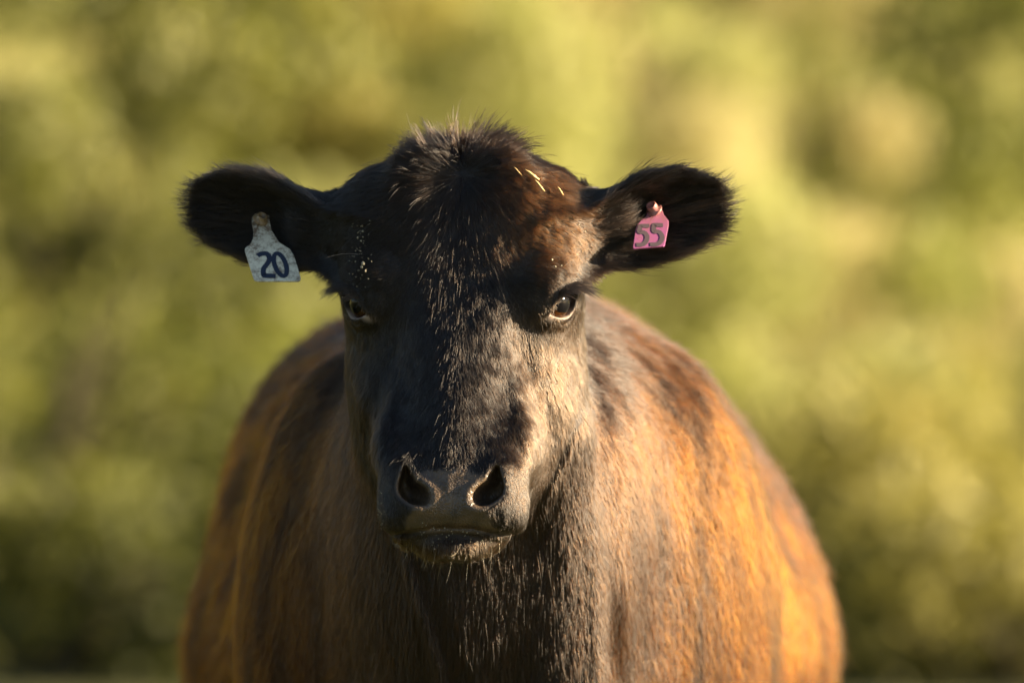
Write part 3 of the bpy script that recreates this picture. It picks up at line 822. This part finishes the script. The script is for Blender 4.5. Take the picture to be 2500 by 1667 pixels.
two = smooth_path(z1([(700, 1140), (722, 1122), (775, 1118), (800, 1165), (770, 1215), (748, 1240), (756, 1292)], c1)); two = two+z1([(775, 1294), (850, 1296)], c1)
zero = [(880-c1[0]+math.cos(a)*44-math.sin(a)*-26*0-math.sin(a)*30, -(1208-c1[1])+math.sin(a)*88) for a in np.linspace(0, 2*math.pi, 40, endpoint=False)]
m_white = tag_material('tag_white', (.66, .65, .54), None, (.13, .085, .05), 38, amount=.7)
m_stud1 = tag_material('tag_tan', (.42, .31, .17), None, (.12, .07, .03), 90, .3)
m_ink = principled('ink', (.010, .018, .045), .5)[0]
ear_tag('dirty white tag numbered 20 hanging in the ear on the left of the photo', (589.3, 503), out1, [(two, False, 40), (zero, True, 37)], .156e-3, m_white, m_stud1, m_ink, R(-3), (R(-14), 0, R(22)), .0075)
c2 = (1128, 572)
out2 = z1([(1075, 535), (1100, 510), (1150, 500), (1185, 512), (1198, 550), (1212, 605), (1250, 660), (1249, 700), (1202, 885), (1190, 900), (915, 923), (905, 912), (940, 745), (958, 700), (1005, 652), (1050, 615)], c2)
f1 = z1([(1198, 706), (1122, 702)], c2)+smooth_path(z1([(1116, 704), (1104, 772), (1160, 760), (1190, 820), (1150, 885), (1065, 884)], c2))
f2 = z1([(1072, 712), (996, 712)], c2)+smooth_path(z1([(990, 714), (968, 778), (1022, 765), (1052, 822), (1012, 888), (940, 888)], c2))
m_pink = tag_material('tag_pink', (.25, .062, .19), None, (.20, .09, .07), 70, amount=.35)
m_stud2 = tag_material('stud_pink', (.62, .24, .24), None, (.20, .09, .07), 90, .3)
m_ink2 = principled('faded_ink', (.060, .040, .050), .6)[0]
ear_tag('small pink tag numbered 55 hanging in the ear on the right of the photo', (1507, 483.5), out2, [(f1, False, 44), (f2, False, 44)], .131e-3, m_pink, m_stud2, m_ink2, R(4), (R(-10), 0, R(-28)), .0105, spokes=True)

# ------------------------------------------------------------------ straw and chaff caught in the coat
m_straw = principled('straw', (.38, .28, .12), .65)[0]
m_chaff = principled('chaff', (.28, .26, .19), .8)[0]
def place_on(px, py, lift_=.004):
    wx_, wz_ = W2(px, py); ys = surf_front(wx_, wz_, .004)
    return None if ys is None else np.array((wx_, ys-lift_, wz_))
def straw(px, py, ln, wd, ang, label):
    c = place_on(px, py, .007)
    if c is None: return
    n = 7; V, F = [], []
    for i in range(n):
        s_ = i/(n-1)-.5; q = (math.cos(ang)*s_*ln, math.sin(ang)*s_*ln); w_ = wd*(1-1.4*s_*s_)*(.7+.6*((i*37) % 5)/5)
        zz = .0035*s_*s_*4+.0008*((i*13) % 3)
        for a, b in ((-.5, .0), (0, -.0012), (.5, .0), (0, .0008)):
            V.append((c[0]+q[0]-math.sin(ang)*w_*a, c[1]+zz+b, c[2]+q[1]+math.cos(ang)*w_*a))
    for i in range(n-1):
        for j in range(4): F.append((i*4+j, i*4+(j+1) % 4, (i+1)*4+(j+1) % 4, (i+1)*4+j))
    F += [(0, 3, 2, 1), tuple((n-1)*4+k for k in range(4))]
    V = np.array(V)-c
    o = link('straw', mk_mesh('straw', V, F), None, c); o.data.materials.append(m_straw)
    tag(o, label, 'straw', 'bits of straw on the head')
straw(1222, 400, .021, .0042, R(-35), 'thickest bit of pale straw caught high on the right of the head')
straw(1240, 425, .018, .0026, R(-50), 'thin bent bit of straw just below the thickest one')
straw(1288, 437, .012, .0022, R(-55), 'short bit of straw nearest the ear with the pink tag')
straw(1190, 392, .014, .0014, R(-48), 'thread of straw beside the top tuft of hair')
def chaff():
    V, F = [], []
    spots = [(830, 517, 3), (832, 530, 4), (820, 545, 3), (828, 552, 3), (815, 575, 2), (833, 605, 5), (830, 612, 4), (838, 622, 3), (845, 640, 2), (815, 600, 2), (812, 588, 1.5), (1268, 597, 3), (1276, 612, 2.5), (1330, 515, 2), (1335, 560, 2), (1290, 610, 2), (1345, 530, 2)]
    for _ in range(50): spots.append((826+rng.normal(0, 14), rng.uniform(500, 660), rng.uniform(.8, 1.8)))
    for _ in range(40): spots.append((1050+rng.normal(0, 70), 1225+rng.normal(0, 14), rng.uniform(.8, 1.9)))
    for _ in range(25): spots.append((878+rng.normal(0, 5), rng.uniform(1120, 1220), rng.uniform(.7, 1.4)))
    for (px, py, r_) in spots:
        c = place_on(px, py, .0035)
        if c is None: continue
        r_ = r_*.00045; b = len(V); a0 = rng.uniform(0, 6)
        k = 6
        for j in range(k):
            a = a0+j*2*math.pi/k; rr = r_*rng.uniform(.6, 1.25)
            V.append((c[0]+math.cos(a)*rr, c[1]+rng.uniform(-.3, .3)*r_, c[2]+math.sin(a)*rr*1.2))
        V.append((c[0], c[1]-r_*.7, c[2])); V.append((c[0], c[1]+r_*.4, c[2]))
        for j in range(k): F.append((b+j, b+(j+1) % k, b+k)); F.append((b+(j+1) % k, b+j, b+k+1))
    o = link('chaff', mk_mesh('chaff', V, F)); o.data.materials.append(m_chaff)
    tag(o, 'pale dusty flecks of chaff scattered over the face of the cow', 'chaff', kind='stuff')
chaff()

# ------------------------------------------------------------------ pasture behind
def height(x, y):
    b = sstep(14, 30, y)*(y-14)*.07
    return np.where(y > 14, b, 0)+sstep(30, 110, y)*16+.10*noise(x*.25, y*.25, 0*x)*sstep(4, 12, np.abs(y))
def ground():
    xs = np.concatenate((np.linspace(-400, -30, 16)[:-1], np.linspace(-30, 30, 121), np.linspace(30, 400, 16)[1:]))
    ys = np.concatenate((np.linspace(-200, -10, 12)[:-1], np.linspace(-10, 60, 141), np.linspace(60, 500, 25)[1:]))
    X, Y = np.meshgrid(xs, ys, indexing='ij'); Z = height(X, Y)
    V = np.stack((X.ravel(), Y.ravel(), Z.ravel()), 1); ny = len(ys)
    i, j = np.meshgrid(np.arange(len(xs)-1), np.arange(ny-1), indexing='ij'); i, j = i.ravel(), j.ravel()
    F = np.stack((i*ny+j, (i+1)*ny+j, (i+1)*ny+j+1, i*ny+j+1), 1)
    o = link('ground', mk_mesh('ground', V, F)); o['kind'] = 'structure'
    m, t, p = principled('pasture', (.1, .1, .03), .9, .2)
    tc = nd(t, 'ShaderNodeTexCoord'); n = nd(t, 'ShaderNodeTexNoise', i_Scale=.8, i_Detail=9.0, i_Roughness=.65); t.links.new(tc.outputs['Object'], n.inputs['Vector'])
    rp = nd(t, 'ShaderNodeValToRGB'); e = rp.color_ramp.elements; e[0].color = (.14, .15, .03, 1); e[0].position = .35; e[1].color = (.36, .30, .12, 1); e[1].position = .65
    x_ = e.new(.5); x_.color = (.24, .23, .05, 1)
    t.links.new(n.outputs[0], rp.inputs[0])
    sp = nd(t, 'ShaderNodeSeparateXYZ'); t.links.new(tc.outputs['Object'], sp.inputs[0])
    mr = nd(t, 'ShaderNodeMapRange'); t.links.new(sp.outputs['Y'], mr.inputs[0]); mr.inputs[1].default_value = 17; mr.inputs[2].default_value = 22
    mx = nd(t, 'ShaderNodeMix', data_type='RGBA'); t.links.new(mr.outputs[0], mx.inputs[0]); nn2 = nd(t, 'ShaderNodeTexNoise', i_Scale=14.0, i_Detail=8.0, i_Roughness=.7); t.links.new(tc.outputs['Object'], nn2.inputs['Vector']); r2 = nd(t, 'ShaderNodeValToRGB'); r2.color_ramp.elements[0].color = (.025, .032, .008, 1); r2.color_ramp.elements[0].position = .35; r2.color_ramp.elements[1].color = (.075, .075, .022, 1); r2.color_ramp.elements[1].position = .65; t.links.new(nn2.outputs[0], r2.inputs[0]); t.links.new(r2.outputs[0], mx.inputs[6]); t.links.new(rp.outputs[0], mx.inputs[7])
    t.links.new(mx.outputs[2], p.inputs['Base Color']); o.data.materials.append(m)
ground()
def leaf_material(name, cols, trans=.45):
    m, t, o = mat(name)
    a = nd(t, 'ShaderNodeAttribute', attribute_name='leaf'); rp = nd(t, 'ShaderNodeValToRGB')
    e = rp.color_ramp.elements; e[0].color = (*cols[0], 1); e[1].color = (*cols[-1], 1)
    for i, c in enumerate(cols[1:-1]): k = e.new((i+1)/(len(cols)-1)); k.color = (*c, 1)
    t.links.new(a.outputs['Fac'], rp.inputs[0])
    d = nd(t, 'ShaderNodeBsdfPrincipled'); d.inputs['Roughness'].default_value = .6; tr = nd(t, 'ShaderNodeBsdfTranslucent')
    t.links.new(rp.outputs[0], d.inputs['Base Color']); t.links.new(rp.outputs[0], tr.inputs[0])
    mx = nd(t, 'ShaderNodeMixShader'); mx.inputs[0].default_value = trans; t.links.new(d.outputs[0], mx.inputs[1]); t.links.new(tr.outputs[0], mx.inputs[2]); t.links.new(mx.outputs[0], o.inputs[0])
    return m
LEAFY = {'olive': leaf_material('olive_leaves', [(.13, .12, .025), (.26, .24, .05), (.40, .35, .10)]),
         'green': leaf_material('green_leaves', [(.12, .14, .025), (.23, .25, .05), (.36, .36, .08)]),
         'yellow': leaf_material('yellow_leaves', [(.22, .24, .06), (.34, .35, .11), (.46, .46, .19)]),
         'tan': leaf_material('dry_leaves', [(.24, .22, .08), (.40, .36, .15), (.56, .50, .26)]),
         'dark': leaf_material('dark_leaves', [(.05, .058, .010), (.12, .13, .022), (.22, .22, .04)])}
m_bark = principled('bark', (.05, .042, .025), .9, .2)[0]
def leaves_mesh(name, C0, size, r_, attr_noise=2.0):
    n = len(C0)
    d = r_.normal(0, 1, (n, 3)); d /= np.linalg.norm(d, axis=1)[:, None]
    u = np.cross(d, r_.normal(0, 1, (n, 3))); u /= np.linalg.norm(u, axis=1)[:, None]
    sz = size*r_.uniform(.6, 1.4, n)[:, None]
    v = np.cross(d, u)
    V = np.stack((C0-u*sz, C0-v*sz*.38+d*sz*.12, C0+u*sz, C0+v*sz*.38+d*sz*.12), 1).reshape(-1, 3)
    F = np.arange(n*4).reshape(n, 4)
    me = mk_mesh(name, V, F, False)
    a = me.attributes.new('leaf', 'FLOAT', 'FACE')
    val = np.clip(.5+.5*noise(C0[:, 0]*attr_noise, C0[:, 1]*attr_noise, C0[:, 2]*attr_noise)+r_.normal(0, .15, n), 0, 1)
    a.data.foreach_set('value', val.astype(np.float32)); return me
def crown_mesh(seed, w_, h):
    r_ = np.random.default_rng(seed); C0 = []
    nx_, nz_ = max(2, int(w_*2/.75)), max(2, int(h/.6))
    for i in range(nx_):
        for j in range(nz_):
            c = np.array(((i+.5+r_.uniform(-.45, .45))/nx_*2-1, 0, 0))
            zz = (j+.5+r_.uniform(-.5, .5))/nz_
            c = np.array((c[0]*w_*(1-.25*zz**3), r_.uniform(-.5, .5)*w_, zz*h)); q = r_.uniform(.30, .55)
            m = int(520*(q/.42)**2); d = r_.normal(0, 1, (m, 3)); d /= np.linalg.norm(d, axis=1)[:, None]
            C0.append(c+d*q*(r_.random(m)**.4)[:, None]*np.array((1, 1, .9)))
    C0 = np.concatenate(C0); C0 = C0[C0[:, 2] > .02]
    return leaves_mesh('crown', C0, .055, r_)
def stems_mesh(seed, w_=1.0, h=1.6):
    r_ = np.random.default_rng(seed+50); V, F = [], []
    for s_ in range(6):
        tip = np.array((r_.uniform(-.6, .6)*w_, r_.uniform(-.4, .4)*w_, h*r_.uniform(.3, .55))); base = np.array((r_.uniform(-.1, .1), r_.uniform(-.1, .1), -.1))
        mid = (tip+base)/2+r_.normal(0, .12, 3)
        for i, s in enumerate(np.linspace(0, 1, 7)):
            c = base*(1-s)**2+2*mid*s*(1-s)+tip*s*s; q = .035*(1-.8*s)
            b = len(V)
            for j in range(6): V.append(c+np.array((math.cos(j*1.047)*q, math.sin(j*1.047)*q, 0)))
            if i:
                for j in range(6): F.append((b-6+j, b-6+(j+1) % 6, b+(j+1) % 6, b+j))
    return mk_mesh('stems', V, F)
def shrub(px, y, top_px, wid, k, label):
    X = (px-1176)*.0005188*(y+8)/8; z0 = float(height(np.array([X]), np.array([float(y)]))[0]); ztop = 1.25+(784-top_px)*.0005188*(y+8)/8
    o = link('shrub', None, loc=(X, y, z0)); tag(o, label, 'shrub', 'shrubs behind the cow')
    sd_ = int(abs(px)*7+y); h = max(ztop-z0, .5)
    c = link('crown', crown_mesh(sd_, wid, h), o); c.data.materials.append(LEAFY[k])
    st = link('stems', stems_mesh(sd_, wid, h), o); st.data.materials.append(m_bark)
SHRUBS = [  # x in the view, distance, top, width, kind
 (-20, 18.6, -350, 1.35, 'dark', 'dark shrub at the left edge of the photo'),
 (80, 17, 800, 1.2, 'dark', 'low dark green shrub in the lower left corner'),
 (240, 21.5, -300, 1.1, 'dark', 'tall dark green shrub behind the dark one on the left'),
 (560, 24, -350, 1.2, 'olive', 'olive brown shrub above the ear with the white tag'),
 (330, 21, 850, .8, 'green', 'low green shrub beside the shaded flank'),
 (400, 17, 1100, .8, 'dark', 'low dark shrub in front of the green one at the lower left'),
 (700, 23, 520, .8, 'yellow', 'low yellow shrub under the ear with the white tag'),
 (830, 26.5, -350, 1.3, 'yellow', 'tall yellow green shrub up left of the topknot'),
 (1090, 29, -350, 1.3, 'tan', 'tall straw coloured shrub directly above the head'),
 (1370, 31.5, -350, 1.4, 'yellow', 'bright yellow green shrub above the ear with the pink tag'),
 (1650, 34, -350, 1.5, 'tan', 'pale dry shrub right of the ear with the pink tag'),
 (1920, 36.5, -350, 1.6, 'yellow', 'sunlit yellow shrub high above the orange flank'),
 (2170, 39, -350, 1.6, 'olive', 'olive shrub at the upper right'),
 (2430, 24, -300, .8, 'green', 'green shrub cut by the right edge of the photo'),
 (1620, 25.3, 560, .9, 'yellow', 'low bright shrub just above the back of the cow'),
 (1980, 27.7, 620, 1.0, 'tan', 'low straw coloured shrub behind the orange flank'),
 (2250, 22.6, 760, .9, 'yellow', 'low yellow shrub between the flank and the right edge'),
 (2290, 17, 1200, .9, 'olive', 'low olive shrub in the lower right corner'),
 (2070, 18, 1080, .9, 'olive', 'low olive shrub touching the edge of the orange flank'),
]
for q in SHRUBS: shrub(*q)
def grass():
    r_ = np.random.default_rng(8); n = 70000
    y_ = 17+23*r_.random(n)**.8; x_ = (r_.random(n)-.5)*(y_+8)*.7
    z_ = height(x_, y_); h = r_.uniform(.2, .5, n)*(.22+.78*sstep(13, 23, y_))*(1+.4*noise(x_*1.5, y_*1.5, 0*x_)); w_ = r_.uniform(.006, .014, n)
    a = r_.uniform(0, 6.28, n); lean = r_.normal(0, .22, (n, 2))
    b = np.stack((x_, y_, z_), 1); ux = np.stack((np.cos(a)*w_, np.sin(a)*w_, 0*a), 1)
    mid = b+np.stack((lean[:, 0]*h*.4, lean[:, 1]*h*.4, h*.55), 1); tip = b+np.stack((lean[:, 0]*h, lean[:, 1]*h, h), 1)
    V = np.stack((b-ux, b+ux, mid+ux*.7, mid-ux*.7, tip), 1).reshape(-1, 3); i = np.arange(n)*5
    F = np.concatenate((np.stack((i, i+1, i+2), 1), np.stack((i, i+2, i+3), 1), np.stack((i+3, i+2, i+4), 1)))
    me_ = mk_mesh('meadow_grass', V, F, False); at = me_.attributes.new('leaf', 'FLOAT', 'FACE')
    v = np.clip(.5+.5*noise(x_*.9, y_*.9, 0*x_)+r_.normal(0, .2, n), 0, 1); at.data.foreach_set('value', np.concatenate((v, v, v)).astype(np.float32))
    me_.materials.append(leaf_material('grass_blades', [(.16, .17, .025), (.32, .30, .06), (.50, .43, .17)]))
    o = link('meadow_grass', me_); tag(o, 'tall dry grass on the rise behind the cow', 'grass', kind='stuff')
grass()
